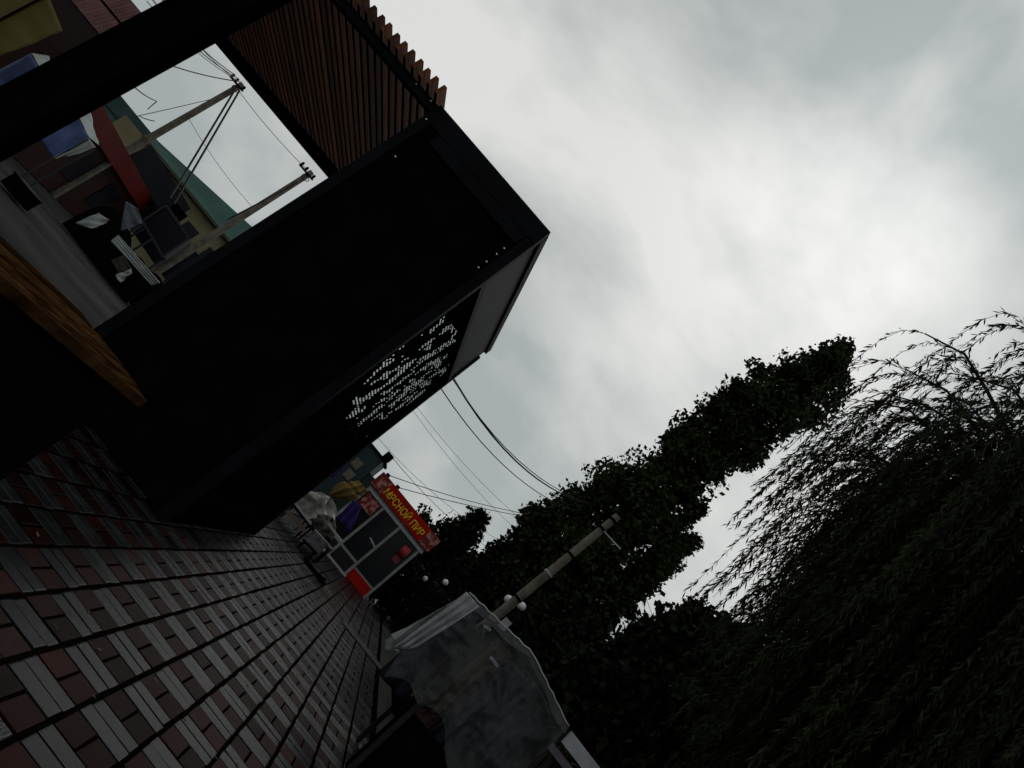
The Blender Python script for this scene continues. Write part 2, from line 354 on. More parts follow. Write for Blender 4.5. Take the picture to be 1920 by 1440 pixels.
# long red kiosk running away behind the bay
kA, kB = at(182, 190, 25), at(293, 379, 39); kz = 3.5
kA.z = kB.z = 0; kd = (kB - kA).normalized(); kn = Vector((-kd.y, kd.x, 0))
if kn.x > 0: kn = -kn
rk = empty('red_kiosk', (kA + kB) / 2, 'long dark red market kiosk with a bright red fascia seen through the bay', 'kiosk')
MB().prism([kA + kn * 0.25, kB + kn * 0.25, kB + kn * 3.2, kA + kn * 3.2], (0, 0, 2.95)).build('wall', DRED, rk)
MB().prism([kA + Vector((0, 0, 2.72)), kB + Vector((0, 0, 2.72)), kB + kn * 0.24 + Vector((0, 0, 2.72)), kA + kn * 0.24 + Vector((0, 0, 2.72))], (0, 0, 0.85)).build('fascia', RED, rk)
MB().prism([v + Vector((0, 0, 2.96)) for v in (kA + kn * 0.25, kB + kn * 0.25, kB + kn * 3.4, kA + kn * 3.4)], (0, 0, 0.55)).build('roof', DRED, rk)
for t in (0.3, 0.62):
    c = kA.lerp(kB, t); MB().prism([c + kn * 0.21 + Vector((0, 0, 0.9)), c + kd * 2.6 + kn * 0.21 + Vector((0, 0, 0.9)), c + kd * 2.6 + kn * 0.21 + Vector((0, 0, 2.3)), c + kn * 0.21 + Vector((0, 0, 2.3))], kn * 0.03).build('shutter', NAVY2, rk)
# dark red house with tiers of pink ribbed sheet, behind the column
hA = at(262, 148, 27); hB = at(150, 20, 27)
hs_ = empty('red_house', ((hA.x + hB.x) / 2, 29.5, 0), 'dark red house with pink ribbed sheet on its gable behind the column', 'house')
hx1 = at(214, 174, 28).x; hx0 = hx1 - 7.5
hz = at(262, 158, 27).z
MB().box(hx0, hx1, 27, 28, 0, hz).build('wall', mat('maroon_wall', (0.008, 0.0016, 0.0016), 0.6, 0.3, 1.0), hs_)
for tier, (za_, zb_) in enumerate(((hz + 0.03, hz + 0.95), (hz + 1.05, hz + 2.0))):
    mb = MB(); n = 40
    xa, xb = hx0 - 0.1, hx1 + 0.42 - tier * 0.8
    def fn(u, v): return Vector((xa + (xb - xa) * u, 26.95 + tier * 0.25 + 0.03 * (1 if int(u * 90) % 2 else 0) + 0.25 * v, za_ + (zb_ - za_) * v))
    mb.grid(fn, 180, 2); mb.build('ribbed_sheet', PINK, hs_, solid=0.02)
MB().box(hx0, hx1, 27.62, 28, hz + 0.002, hz + 1.98).build('gable', DRED, hs_)
# green buildings
ge = at(340, 340, 46).z
gl, gr = at(240, 235, 46).x, at(520, 520, 46).x
gb = empty('green_roofed_building', ((gl + gr) / 2, 50, 0), 'cream building under a wide green sheet roof behind the two poles', 'building')
MB().box(gl - 1, gr + 6, 46.4, 58, 0, ge).build('wall', CREAM, gb)
r1, r2 = at(290, 260, 46), at(480, 428, 46)
MB().add([(r1.x - 0.6, 46, ge), (gr + 7, 46, ge), (gr + 7, 46.9, r2.z + (gr + 7 - r2.x) * 0.12), (r2.x, 46.9, r2.z + 0.08), (r1.x - 0.6, 46.3, r1.z + 0.02), (gr + 7, 58, ge), (r1.x - .6, 58, ge)],
         [(0, 1, 2, 3, 4), (1, 5, 2), (2, 5, 6, 4, 3), (4, 6, 0), (0, 6, 5, 1)]).build('roof', TEAL, gb)
MB().box(r1.x - 0.6, gr + 7, 45.9, 45.995, ge - 0.16, ge + 0.02).build('eave_board', mat('eave', (0.05, 0.05, 0.035), 0.7), gb)
for k in range(4):
    xw = gl + 3.0 + k * 2.3
    w = MB().box(xw, xw + 1.1, 46.34, 46.42, ge - 2.6, ge - 1.2).build('window', NAVY, gb)
gt = at(217, 171, 50); g3 = at(285, 262, 50)
g2 = empty('green_shed', (gt.x, 52, 0), 'green shed with a darker roof band left of the first pole', 'shed')
MB().box(gt.x - 2.5, g3.x + 0.3, 50, 55, 0, gt.z - 1.15).build('wall', TEAL, g2)
MB().box(gt.x - 2.8, g3.x + 0.5, 49.8, 55.2, gt.z - 1.148, gt.z + 0.05).build('roof', TEALD, g2)
# two blue and white tarpaulin booths
def booth(label, front, side_w, Y, dd):
    a, b, c, d = [at(*p, Y) for p in front]
    base = (c + d) / 2; e = empty('tarp_booth', (base.x, Y + dd / 2, 0), label, 'booth', 'tarpaulin booths')
    cloth_quad('front_curtain', BLUE, (a, b, c, d), e, 0.05, seed=Y)
    back = Vector((side_w, dd, 0))
    cloth_quad('side_curtain', PALE, (b, b + back, c + back * 0.55 + Vector((0, 0, 0.5)), c + Vector((0.01, 0.02, 0))), e, 0.04, seed=2 * Y)
    cloth_quad('roof_sheet', PALE, (a + Vector((0, 0, .02)), b + Vector((0, 0, .02)), b + back + Vector((0, 0, 0.10)), a + back + Vector((-.1, 0, 0.40))), e, 0.03, seed=3 * Y)
    for p in (a, b, a + back, b + back):
        MB().tube([(p.x, p.y + 0.05, 0), (p.x, p.y + 0.05, p.z - 0.03)], 0.03, 6).build('pole', GREYT, e)
    return e
booth('blue tarpaulin booth with a pale side flap beside the red kiosk', ((136, 200), (166, 258), (98, 296), (62, 238)), 0.08, 22, 0.45)
booth('blue tarpaulin booth with a pale roof at the left edge of the picture', ((57, 100), (98, 168), (5, 225), (-55, 160)), 0.08, 21, 0.45)
s = at(110, 290, 21.9)
# yellow banner with grey post, far upper left
a, b, c, d = [at(*p, 20) for p in ((-60, 20), (70, -60), (118, 58), (-10, 110))]
yb_ = empty('yellow_banner', ((a.x + c.x) / 2, 20, 0), 'faded yellow banner on a dark frame at the top left', 'banner')
cloth_quad('sheet', YEL, (a, b, c, d), yb_, 0.02)
MB().bar(b + Vector((.03, .03, 0)), Vector((b.x + .03, 20.03, 0)), 0.08).build('post', GREYT, yb_)
MB().bar(a.lerp(d, .45) + Vector((0, -.05, 0)), b.lerp(c, .45) + Vector((0, -.05, 0)), 0.05).build('rail', BLACK, yb_)
MB().bar(a + Vector((0, .03, 0)), Vector((a.x, 20.03, 0)), 0.08).build('post', GREYT, yb_)
# navy stalls in front of the cream wall
def board(name, label, cat, pts, Y, M, dep=0.5, frame=True, legs=True):
    p = [at(*q, Y) for q in pts]; cx = sum(v.x for v in p) / 4
    e = empty(name, (cx, Y, 0), label, cat)
    MB().prism(p, (0, dep, 0)).build('panel', M, e)
    if frame:
        for i in range(4): MB().bar(p[i] + Vector((0, -.02, 0)), p[(i + 1) % 4] + Vector((0, -.02, 0)), 0.09).build('frame_bar', GREYT, e)
    if legs:
        lo = sorted(p, key=lambda v: v.z)[:2]
        for v in lo: MB().bar((v.x, Y + dep / 2, 0), (v.x, Y + dep / 2, v.z + 0.05), 0.08).build('leg', GREYT, e)
    return e
board('navy_awning', 'dull navy awning box between the red fascia and the cream wall', 'awning', ((238, 292), (284, 272), (344, 368), (298, 394)), 38, NAVY, 1.5, False)
board('notice_board', 'midnight blue board in a grey frame right of the red kiosk', 'board', ((268, 415), (312, 386), (355, 448), (306, 482)), 30, NAVY2, 0.4)
board('dark_booth', 'black blue booth side standing behind the framed board', 'booth', ((224, 398), (296, 374), (372, 478), (306, 520)), 40, NAVY, 1.0, False)
board('small_sign', 'small black sign hung in front of the cream wall', 'sign', ((318, 388), (330, 379), (351, 404), (335, 415)), 34, BLACK, 0.1, False)
# table with black cloth and white plastic sheets in front of them
tb = empty('market_table', at(190, 500, 24) * Vector((1, 1, 0)).x if False else Vector((at(190, 480, 24).x, 24, 0)), 'market table heaped under black cloth behind the bay', 'table')
ta, tb2, tc2, td = [at(*p, 24) for p in ((150, 410), (225, 420), (290, 535), (195, 560))]
def heap(u, v):
    x = at(165, 400, 24).x + (at(300, 535, 24).x - at(165, 400, 24).x) * u
    top = 1.55 - 0.45 * u + 0.12 * math.sin(9 * u) + 0.06 * math.sin(23 * u)
    ang = v * math.pi
    return Vector((x, 24.4 - 0.65 * math.cos(ang) * (1 - 0.2 * math.sin(ang)), max(0.0, top * (math.sin(ang) ** 0.55))))
MB().grid(heap, 36, 18).build('cloth', BLACK, tb, smooth=True)
for u in (0.1, 0.9):
    MB().bar((heap(u, 0).x, 24.4, 0), (heap(u, 0).x, 24.4, 0.8), 0.06).build('leg', GREYT, tb)
def sheet(label, pts, Y, M=PALE, amp=0.05, name='plastic_sheet', **kw):
    p = [at(*q[:2], Y + (q[2] if len(q) > 2 else 0)) for q in pts]
    o = cloth_quad(name, M, p, None, amp, **kw); return tag(o, label, 'sheet')
sheet('long white plastic sheet trailing over the black table heap', ((207, 452), (222, 440), (300, 530, .3), (284, 535, .3)), 23.6, seed=1, amp=0.04, fr=22)
sheet('white plastic hood on the left end of the black heap', ((141, 418), (185, 399), (206, 413), (172, 430)), 23.6, seed=2, fr=5)
sheet('grey blue rag flung up above the black heap', ((236, 377), (258, 390), (268, 420), (226, 432)), 23.8, M=mat('grey_rag', (0.07, 0.08, 0.1), 0.7), seed=3, fr=5)
sheet('short white sheet hanging low at the front of the black heap', ((216, 516), (246, 503), (248, 512), (225, 530)), 23.5, seed=4, fr=6)
sheet('olive cardboard flap below the long white sheet', ((208, 488), (232, 478), (246, 502), (222, 512)), 23.55, M=mat('olive_card', (0.03, 0.03, 0.02), 0.8), seed=5, amp=0.01)
b = at(15, 372, 16); bx_ = empty('black_crate', (b.x, 16, 0), 'black crate on the street at the left edge', 'crate')
cg = at(25, 400, 16)
MB().box(b.x - 0.3, b.x + 0.28, 15.8, 16.3, 0.02, 0.36).build('body', BLACK, bx_); MB().box(b.x - 0.32, b.x + 0.30, 15.78, 16.32, 0.362, 0.39).build('lid', NAVYT, bx_)

# utility poles and their cables
def sag(p, q, s, n=14):
    p, q = Vector(p), Vector(q); return [p.lerp(q, i / n) - Vector((0, 0, 4 * s * (i / n) * (1 - i / n))) for i in range(n + 1)]
def cable(label, p, q, s, r):
    o = MB().tube(sag(p, q, s), r, 5).build('overhead_cable', CABLE); return tag(o, label, 'cable', 'overhead cables')
YP = 31
def upole(label, top, extra):
    t = at(*top, YP); e = empty('utility_pole', (t.x, YP, 0), label, 'utility pole', 'utility poles beyond the bay')
    MB().prism([(t.x - .16, YP - .16, 0), (t.x + .16, YP - .16, 0), (t.x + .16, YP + .16, 0), (t.x - .16, YP + .16, 0)], (0, 0, 0.02)).build('footing', CONC, e)
    MB().tube([(t.x, YP, 0.021), (t.x, YP, t.z)], [0.19, 0.13], 10).build('shaft', CONC, e)
    MB().bar((t.x - .55, YP - .16, t.z - 0.25), (t.x + .4, YP - .16, t.z - 0.25), 0.08).build('cross_arm', BLACK, e)
    for dx in (-.5, -.2, .3):
        MB().tube([(t.x + dx, YP - .16, t.z - .21), (t.x + dx, YP - .16, t.z - .12), (t.x + dx, YP - .16, t.z - .02)], [.05, .07, .04], 8).build('insulator', BLACK, e)
    MB().tube([(t.x + .15 + .2 * math.cos(a), YP - .2, t.z - .45 + .12 * math.sin(a)) for a in [i * .4 for i in range(17)]], 0.02, 5).build('wire_coil', CABLE, e)
    return e, t
e1, t1 = upole('leaning-strut concrete utility pole, left of the two beyond the bay', (455, 158), 0)
e2, t2 = upole('concrete utility pole with a bunch of service wires, right of the two', (585, 323), 0)
for off in (0, 0.22):
    q = at(318, 372, YP - 2); MB().tube([(t1.x + .1 + off, YP - .2, t1.z - .35), (q.x + off * 1.3, YP - 2, q.z)], 0.045, 6).build('strut_cable', CABLE, e1)
q = at(365, 400, YP - 1)
for off in (0, .12, .25): MB().tube(sag((t2.x + .12, YP - .2, t2.z - .9 - off), (at(440, 418, YP).x, YP - .6, at(440, 418, YP).z - off), 0.15), 0.025, 5).build('service_wire', CABLE, e2)
for k, (x, y) in enumerate(((358, 50), (345, 58), (335, 62), (362, 52))):
    cable(('thick', 'second', 'third', 'thin')[k] + ' cable running up left from the first utility pole top', (t1.x - .5 + .25 * k, YP - .16, t1.z - .04), at(x - 60, y - 60, 22), 0.25, 0.022 if k < 2 else 0.014)
cable('lone cable leaving the first pole low to the left', (t1.x - .3, YP - .16, t1.z - .3), at(240, 88, 24), 0.25, 0.025)
cable('thin cable strung between the tops of the two utility poles', (t1.x + .2, YP, t1.z - .35), (t2.x - .1, YP, t2.z - .1), 0.1, 0.014)
cable('fine wire from the first pole shaft down to the second', (t1.x, YP, at(355, 222, YP).z), (t2.x, YP, at(468, 382, YP).z), 0.15, 0.011)
cable('slack wire hanging from the red house gable', at(243, 154, 27), at(294, 190, 40), 0.1, 0.03)
cable('wire dropping onto the green shed roof', at(294, 190, 40), at(277, 205, 50), 0.02, 0.03)
cable('wire slung across the green shed roof', at(262, 218, 44), at(290, 227, 44), 0.06, 0.03)
cable('pale wire rising right behind the first pole', at(200, 230, 48), at(400, 185, 60), 0.1, 0.03)

# ------------------------------------------------------------------ meat kiosk
KY = 24.0
mk = empty('meat_kiosk', (-0.6, KY + 1.2, 0), 'red and white meat kiosk with a lettered red sign at the end of the walkway', 'kiosk')
KRED = mat('kiosk_red', (0.27, 0.010, 0.005), 0.4, 0.2, 1.5, spec=0.02)
KGREY = mat('kiosk_white', (0.19, 0.195, 0.20), 0.5, 0.2, 2)
KGLASS = mat('kiosk_glass', (0.006, 0.007, 0.009), 0.2, 0.3, 1.0, spec=0.12)
KDARK = mat('kiosk_interior', (0.012, 0.011, 0.010), 0.7, 0.4, 2)
YTXT = mat('yellow_letters', (0.62, 0.44, 0.02), 0.5, 0.05, 2)
def meat(name, s):
    M = mat(name, (0.12, 0.012, 0.010), 0.45, scale=s, col2=(0.34, 0.15, 0.13), detail=3)
    r = M.node_tree.nodes['Color Ramp'] if 'Color Ramp' in M.node_tree.nodes else [n for n in M.node_tree.nodes if n.type == 'VALTORGB'][0]
    r.color_ramp.elements[0].position = 0.47; r.color_ramp.elements[1].position = 0.62; return M
MEAT = meat('meat_print', 5)
KX0, KX1 = -2.0, 0.66
k_ = lambda mb, n, M, p=mk, **kw: mb.build(n, M, p, **kw)
k_(MB().box(KX0, KX1, KY + 0.08, KY + 2.2, 0.0, 0.12), 'floor_plinth', KGREY)
k_(MB().box(KX0 + 0.05, KX1 - 0.05, KY + 2.1, KY + 2.18, 0.122, 2.28), 'rear_wall', KDARK)
for xs in (KX0 + 0.02, KX1 - 0.08): k_(MB().box(xs, xs + 0.05, KY + 0.12, KY + 2.09, 0.122, 2.28), 'side_wall', KDARK)
for xp in (-2.0, -1.21, -0.39, 0.58):
    k_(MB().box(xp - 0.045, xp + 0.045, KY, KY + 0.09, 0.0, 2.22), 'post', KGREY)
k_(MB().box(KX0, KX1 + 0.04, KY - 0.02, KY + 0.11, 2.222, 2.32), 'gutter', WHITEP)
k_(MB().box(KX0, KX1 + 0.04, KY - 0.008, KY + 0.10, 2.325, 2.39), 'gutter_trim', KGREY)
sg = k_(MB().box(-2.12, 0.80, KY - 0.12, KY + 0.05, 2.40, 2.95), 'sign_box', KRED)
k_(MB().box(-2.12, KX1 + 0.1, KY + 0.06, KY + 2.3, 2.40, 2.5), 'roof', KDARK)
for x0, x1 in ((-2.12, -1.62), (0.33, 0.80)):
    o = k_(MB().box(x0 + 0.003, x1 - 0.003, KY - 0.126, KY - 0.121, 2.41, 2.94), 'meat_picture', MEAT, sg); o['label'] = 'picture of raw meat on the sign end'
for xb, zz in ((-1.95, 2.98), (-1.45, 2.98)): k_(MB().box(xb - .07, xb + .07, KY - .1, KY + .05, 2.951, zz + 0.06), 'bracket', BLACK, sg)
fc = bpy.data.curves.new('lettering', 'FONT'); fc.body = 'МЯСНОЙ ПИР'; fc.size = 0.36; fc.extrude = 0.012; fc.offset = 0.004
fo = bpy.data.objects.new('lettering_src', fc); COL.objects.link(fo)
bpy.context.view_layer.update()
tm = bpy.data.meshes.new_from_object(fo.evaluated_get(bpy.context.evaluated_depsgraph_get()))
bpy.data.objects.remove(fo)
xs = [v.co.x for v in tm.vertices]; ys = [v.co.y for v in tm.vertices]
sx = 1.86 / (max(xs) - min(xs)); sy = 0.33 / (max(ys) - min(ys)); mx_, my_ = min(xs), min(ys)
for v in tm.vertices: v.co = Vector((-1.60 + (v.co.x - mx_) * sx, KY - 0.128 - v.co.z, 2.50 + (v.co.y - my_) * sy))
tm.materials.clear(); tm.materials.append(YTXT)
tl = obj('lettering', tm, YTXT, sg); tl['label'] = 'yellow Cyrillic letters reading МЯСНОЙ ПИР'
# panes, lower panels, counter and things shown in the windows
for i, (x0, x1) in enumerate(((-1.955, -1.255), (-1.165, -0.435), (-0.345, 0.535))):
    k_(MB().box(x0, x1, KY + 0.045, KY + 0.052, 0.55 if i < 2 else 0.42, 2.22), 'pane', KGLASS)
    k_(MB().box(x0, x1, KY + 0.03, KY + 0.07, 0.47 if i < 2 else 0.36, 0.548 if i < 2 else 0.418), 'rail', KGREY)
    k_(MB().box(x0, x1, KY + 0.02, KY + 0.06, 0.02, 0.468 if i < 2 else 0.358), 'lower_panel', KRED if i == 2 else KDARK)
k_(MB().box(-1.9, -1.32, KY + 0.030, KY + 0.042, 1.72, 2.2), 'meat_poster', meat('meat_poster', 7))
k_(MB().tube([(0.16 + 0.27 * math.cos(a) * (1 - 0.2 * math.sin(a)), KY + 0.03, 1.85 + 0.27 * math.sin(a)) for a in (0,)] + [(0.16, KY + 0.04, 1.85)], 0.2, 14), 'round_poster', mat('red_poster', (0.22, 0.02, 0.025), 0.5, 0.3, 4))
k_(MB().box(0.2, 0.42, KY + 0.034, KY + 0.042, 1.42, 1.72), 'round_poster_tail', mat('pink_poster', (0.18, 0.03, 0.04), 0.5, 0.3, 4))
k_(MB().box(-1.05, -0.72, KY + 0.3, KY + 0.6, 0.75, 1.25), 'scale', mat('steel_scale', (0.06, 0.08, 0.11), 0.4))
k_(MB().box(-1.16, -0.44, KY + 0.2, KY + 0.7, 0.62, 0.70), 'counter_shelf', KGREY)
k_(MB().box(-1.40, -0.30, KY - 0.5, KY - 0.42, 0.0, 0.06), 'front_sill', WHITEP)
k_(MB().bar((-0.75, KY - .06, 1.32), (-0.42, KY - .06, 1.24), 0.05), 'price_tag', WHITEP)

# teal cabin behind the kiosk
tk = empty('teal_cabin', (-3.9, 33, 0), 'dark teal cabin between the pavilion and the meat kiosk', 'cabin')
MB().box(-5.4, -3.2, 32, 34.5, 0, 3.75).build('wall', mat('dark_teal', (0.014, 0.026, 0.030), 0.6, 0.3, 1), tk)
MB().box(-3.19, -2.75, 32.1, 34.2, 0, 3.0).build('annex', mat('dark_teal_b', (0.012, 0.020, 0.022), 0.6, 0.3, 1), tk)
MB().box(-5.5, -3.1, 31.9, 34.6, 3.752, 3.86).build('roof', BLACK, tk)
MB().box(-3.4, -3.05, 31.8, 32.3, 3.862, 4.2).build('roof_box', BLACK, tk)
for zz in (2.6, 2.05): MB().box(-4.05 + (2.6 - zz) * .3, -3.65 + (2.6 - zz) * .3, 31.96, 31.99, zz, zz + 0.42).build('paper_notice', mat('paper', (0.12, 0.10, 0.085), 0.8), tk)

# goods stand beside the kiosk
GY = 18.0
gs = empty('goods_stand', (-1.9, GY, 0), 'low goods stand with a plank edge and white rails by the pavilion corner', 'stand')
MB().box(-2.5, -0.95, GY - 0.1, GY + 1.0, 0.40, 0.47).build('table_top', mat('dark_board', (0.012, 0.010, 0.010), 0.7), gs)
MB().bar((-2.5, GY - 0.14, 0.24), (-1.66, GY - 0.14, 0.27), 0.03, 0.1).build('plank', mat('tan_plank', (0.13, 0.085, 0.055), 0.7, 0.3, 5, stretch=(1, 6, 6)), gs)
MB().bar((-2.46, GY - 0.12, 0.50), (-1.68, GY - 0.12, 0.485), 0.03, 0.05).build('rail', WHITEP, gs)
MB().bar((-1.45, GY - 0.12, 0.79), (-0.92, GY - 0.12, 0.78), 0.03, 0.05).build('rail', WHITEP, gs)
for xx in (-2.42, -1.7, -0.98):
    for yy in (GY - 0.06, GY + 0.92): MB().bar((xx, yy, 0), (xx, yy, 0.40), 0.045).build('leg', BLACK, gs)
PLAS = mat('milky_plastic', (0.05, 0.05, 0.045), 0.4, scale=2.6, col2=(0.24, 0.23, 0.205), bump=0.7, bscale=7)
TRAN = mat('olive_goods', (0.02, 0.02, 0.014), 0.6, 0.5, 4)
def lump(c, r, seed, fold=0.12):
    c = Vector(c)
    def fn(u, v):
        t, f = u * 2 * math.pi, v * math.pi * 0.5
        k = 1 + fold * (math.sin(5 * t + seed) + 0.6 * math.sin(11 * t + 3 * v + seed * 2)) * (1.15 - math.cos(f) * 0.6) + 0.08 * math.sin(7 * v + 3 * t)
        k += 0.45 * (0.3 - abs(noise.noise(Vector((math.cos(t) * 1.6 + seed, math.sin(t) * 1.6, v * 2.4)))))+ 0.2 * (0.3 - abs(noise.noise(Vector((math.cos(t) * 4 + seed, math.sin(t) * 4, v * 6)))))
        return c + Vector((r[0] * math.cos(t) * math.cos(f) * k, r[1] * math.sin(t) * math.cos(f) * k, r[2] * math.sin(f) * (1 + fold * math.sin(3 * t + seed))))
    return MB().grid(fn, 72, 30)
o = lump((-1.95, GY + 0.45, 0.475), (0.60, 0.46, 0.60), 1.0, 0.2).build('wrapped_heap', PLAS, None, smooth=True); tag(o, 'heap of goods wrapped in milky white plastic on the low stand', 'heap')
o = lump((-1.5, GY + 0.25, 0.475), (0.34, 0.42, 0.42), 2.2).build('sack', TRAN, None, smooth=True); tag(o, 'dark olive sack tucked against the white wrapped heap', 'sack')
pz = empty('folded_parasol', (-2.0, GY + 1.6, 0), 'folded yellow parasol tied with an orange band behind the white heap', 'parasol')
def fold(u, v):
    t = u * 2 * math.pi; r = (0.05 + 0.2 * math.sin(min(1, v * 1.15) * math.pi * 0.8)) * (1 + 0.25 * math.cos(7 * t))
    if abs(v - .68) < .05: r *= 0.6
    return Vector((-2.12 + 0.34 * v + r * math.cos(t), GY + 1.6 + r * math.sin(t), 1.22 + 0.80 * v))
MB().grid(fold, 40, 16).build('canopy', mat('ochre_canvas', (0.15, 0.10, 0.028), 0.7, 0.3, 4), pz, smooth=True)
MB().tube([(-2.0, GY + 1.6, 0), (-2.05, GY + 1.6, 1.25)], 0.025, 6).build('pole', GREYT, pz)
MB().tube([(-1.90, GY + 1.6, 1.74), (-1.87, GY + 1.6, 1.80)], 0.14, 10).build('tie_band', mat('orange_band', (0.25, 0.07, 0.02), 0.6), pz)
PUR = mat('purple_cloth', (0.030, 0.016, 0.105), 0.6, 0.3, 4)
pc = empty('purple_cape', (-1.4, 20.5, 0), 'purple plastic cape hanging in front of the kiosk window', 'cape')
cloth_quad('cloth', PUR, (Vector((-1.75, 20.5, 1.62)), Vector((-1.45, 20.5, 1.66)), Vector((-1.12, 20.55, 1.02)), Vector((-1.62, 20.5, 0.95))), pc, 0.05, fr=14, seed=4)
MB().tube([(-1.6, 20.56, 0), (-1.6, 20.56, 1.68)], 0.02, 6).build('stand_pole', GREYT, pc)
MB().bar((-1.78, 20.56, 1.66), (-1.42, 20.56, 1.67), 0.03).build('hanger_bar', GREYT, pc)
pc2 = empty('violet_banner', (-2.6, 19.5, 0), 'violet strip of cloth hanging beside the dark pavilion wall', 'banner')
cloth_quad('cloth', PUR, (Vector((-2.72, 19.5, 2.10)), Vector((-2.52, 19.5, 2.13)), Vector((-2.42, 19.5, 1.55)), Vector((-2.58, 19.5, 1.5))), pc2, 0.03, fr=9, seed=5)
MB().tube([(-2.62, 19.53, 0), (-2.62, 19.53, 2.15)], 0.02, 6).build('pole', BLACK, pc2)
cb = empty('carton', (-1.25, 17.4, 0), 'white carton printed with dark blotches on a dark stool beside the stand', 'carton')
MB().bar((-1.47, 17.3, 0.36), (-1.03, 17.3, 0.39), 0.35, 0.30).build('box', mat('blotched_card', (0.03, 0.03, 0.035), 0.7, scale=7, col2=(0.15, 0.15, 0.16), detail=2), cb)
MB().bar((-1.47, 17.3, 0.185), (-1.03, 17.3, 0.2), 0.36, 0.03).build('stool_top', BLACK, cb)
for dx in (-1.42, -1.08):
    for dy_ in (17.16, 17.44): MB().bar((dx, dy_, 0), (dx, dy_, 0.18), 0.04).build('leg', BLACK, cb)
tr = empty('trestle_leg', (-0.7, 15.9, 0), 'flattened black trestle lying on the pavers before the kiosk', 'trestle')
MB().bar((-1.05, 16.3, 0.04), (-0.36, 15.7, 0.05), 0.09, 0.07).build('rail', BLACK, tr)
MB().bar((-0.95, 16.05, 0.03), (-0.40, 15.95, 0.1), 0.06, 0.05).build('rail', BLACK, tr)

# ------------------------------------------------------------------ plastic covered stall, right
FILM = bpy.data.materials.new('clear_film'); FILM.use_nodes = True
N, L = FILM.node_tree.nodes, FILM.node_tree.links; N.clear()
tr_ = N.new('ShaderNodeBsdfTransparent'); tr_.inputs[0].default_value = (0.86, 0.88, 0.9, 1)
pb = N.new('ShaderNodeBsdfPrincipled'); pb.inputs['Base Color'].default_value = (0.36, 0.375, 0.39, 1); pb.inputs['Roughness'].default_value = 0.18
tn = N.new('ShaderNodeTexCoord'); nn = N.new('ShaderNodeTexNoise'); nn.inputs['Scale'].default_value = 2.2; nn.inputs['Detail'].default_value = 4; nn.inputs['Distortion'].default_value = 1.6
nn.noise_type = 'RIDGED_MULTIFRACTAL'
rr = N.new('ShaderNodeMapRange'); rr.inputs[1].default_value = 0.80; rr.inputs[2].default_value = 1.55; rr.inputs[3].default_value = 0.07; rr.inputs[4].default_value = 0.50
bp = N.new('ShaderNodeBump'); bp.inputs['Strength'].default_value = 0.6; bp.inputs['Distance'].default_value = 0.05
ms = N.new('ShaderNodeMixShader'); mo = N.new('ShaderNodeOutputMaterial')
L.new(tn.outputs['Object'], nn.inputs['Vector']); L.new(nn.outputs['Fac'], rr.inputs[0]); L.new(rr.outputs[0], ms.inputs[0])
L.new(nn.outputs['Fac'], bp.inputs['Height']); L.new(bp.outputs[0], pb.inputs['Normal'])
L.new(tr_.outputs[0], ms.inputs[1]); L.new(pb.outputs[0], ms.inputs[2]); L.new(ms.outputs[0], mo.inputs['Surface'])
SY = 7.0
st_ = empty('covered_stall', (1.5, SY + 0.5, 0), 'market stall wrapped in clear plastic film beside the walkway', 'stall')
tl_, tm_, tr2 = at(877, 1112, SY), at(995, 1225, SY), at(1062, 1362, SY)
bl_, br_ = at(745, 1215, SY), at(985, 1425, SY)
dpt = Vector((0.12, 1.3, 0.02))
def ridge(u):
    k = (tm_.x - tl_.x) / (tr2.x - tl_.x)
    return tl_.lerp(tm_, u / k) if u < k else tm_.lerp(tr2, (u - k) / (1 - k))
def fr(u, v):
    t = ridge(u); lowz = 0.72 + 0.13 * math.sin(5 * u) + 0.05 * math.sin(17 * u)
    y = SY - 0.02 - 0.10 * v + 0.035 * math.sin(26 * u + 5 * v) * (0.3 + v) + 0.03 * math.sin(13 * u - 9 * v)
    cr_ = 0.055 * (0.5 - abs(noise.noise(Vector((u * 5.5, v * 3.5, 2.0))))) + 0.03 * (0.5 - abs(noise.noise(Vector((u * 13, v * 9, 7.0)))))
    return Vector((t.x + 0.04 * math.sin(7 * v + 9 * u) * v, y - 1.6 * cr_, t.z + (lowz - t.z) * v))
MB().grid(fr, 110, 60).build('front_film', FILM, st_, smooth=True)
def tp(u, v):
    t = ridge(u); return t + dpt * v + Vector((0, 0, 0.01 + 0.025 * math.sin(11 * u) * math.sin(5 * v) - 0.05 * math.sin(math.pi * v)))
MB().grid(tp, 50, 16).build('top_film', FILM, st_, smooth=True)
def sf(u, v):
    y = SY - 0.02 + u * 1.3; z = tl_.z + (0.86 + 0.09 * math.sin(6 * u) - tl_.z) * v
    return Vector((tl_.x + 0.12 * u - (0.10 + 0.07 * math.sin(19 * u + 2)) * v - 0.03 * math.sin(31 * u + 4 * v) * v, y - 0.10 * v * (1 - u), z))
MILK = mat('milky_film', (0.19, 0.20, 0.205), 0.3, 0.35, 4, bump=0.5, bscale=16)
MB().grid(sf, 44, 18).build('side_film', MILK, st_, smooth=True)
cloth_quad('front_flap', MILK, (tl_ + Vector((-.02, -.04, .0)), tl_ + Vector((0.16, -.05, 0)), tl_ + Vector((0.04, -.16, -0.66)), tl_ + Vector((-0.10, -.14, -0.83))), st_, 0.03, fr=16, seed=1)
def hem(u, v):
    t = ridge(u); d_ = 0.05 + 0.035 * abs(math.sin(4.2 * u + 0.6)) + 0.012 * math.sin(23 * u)
    return Vector((t.x, SY - 0.05 - 0.05 * v - 0.03 * abs(noise.noise(Vector((u * 16, v * 3, 0)))), t.z + 0.012 - d_ * v))
MB().grid(hem, 90, 8).build('top_fold', FILM, st_, smooth=True)
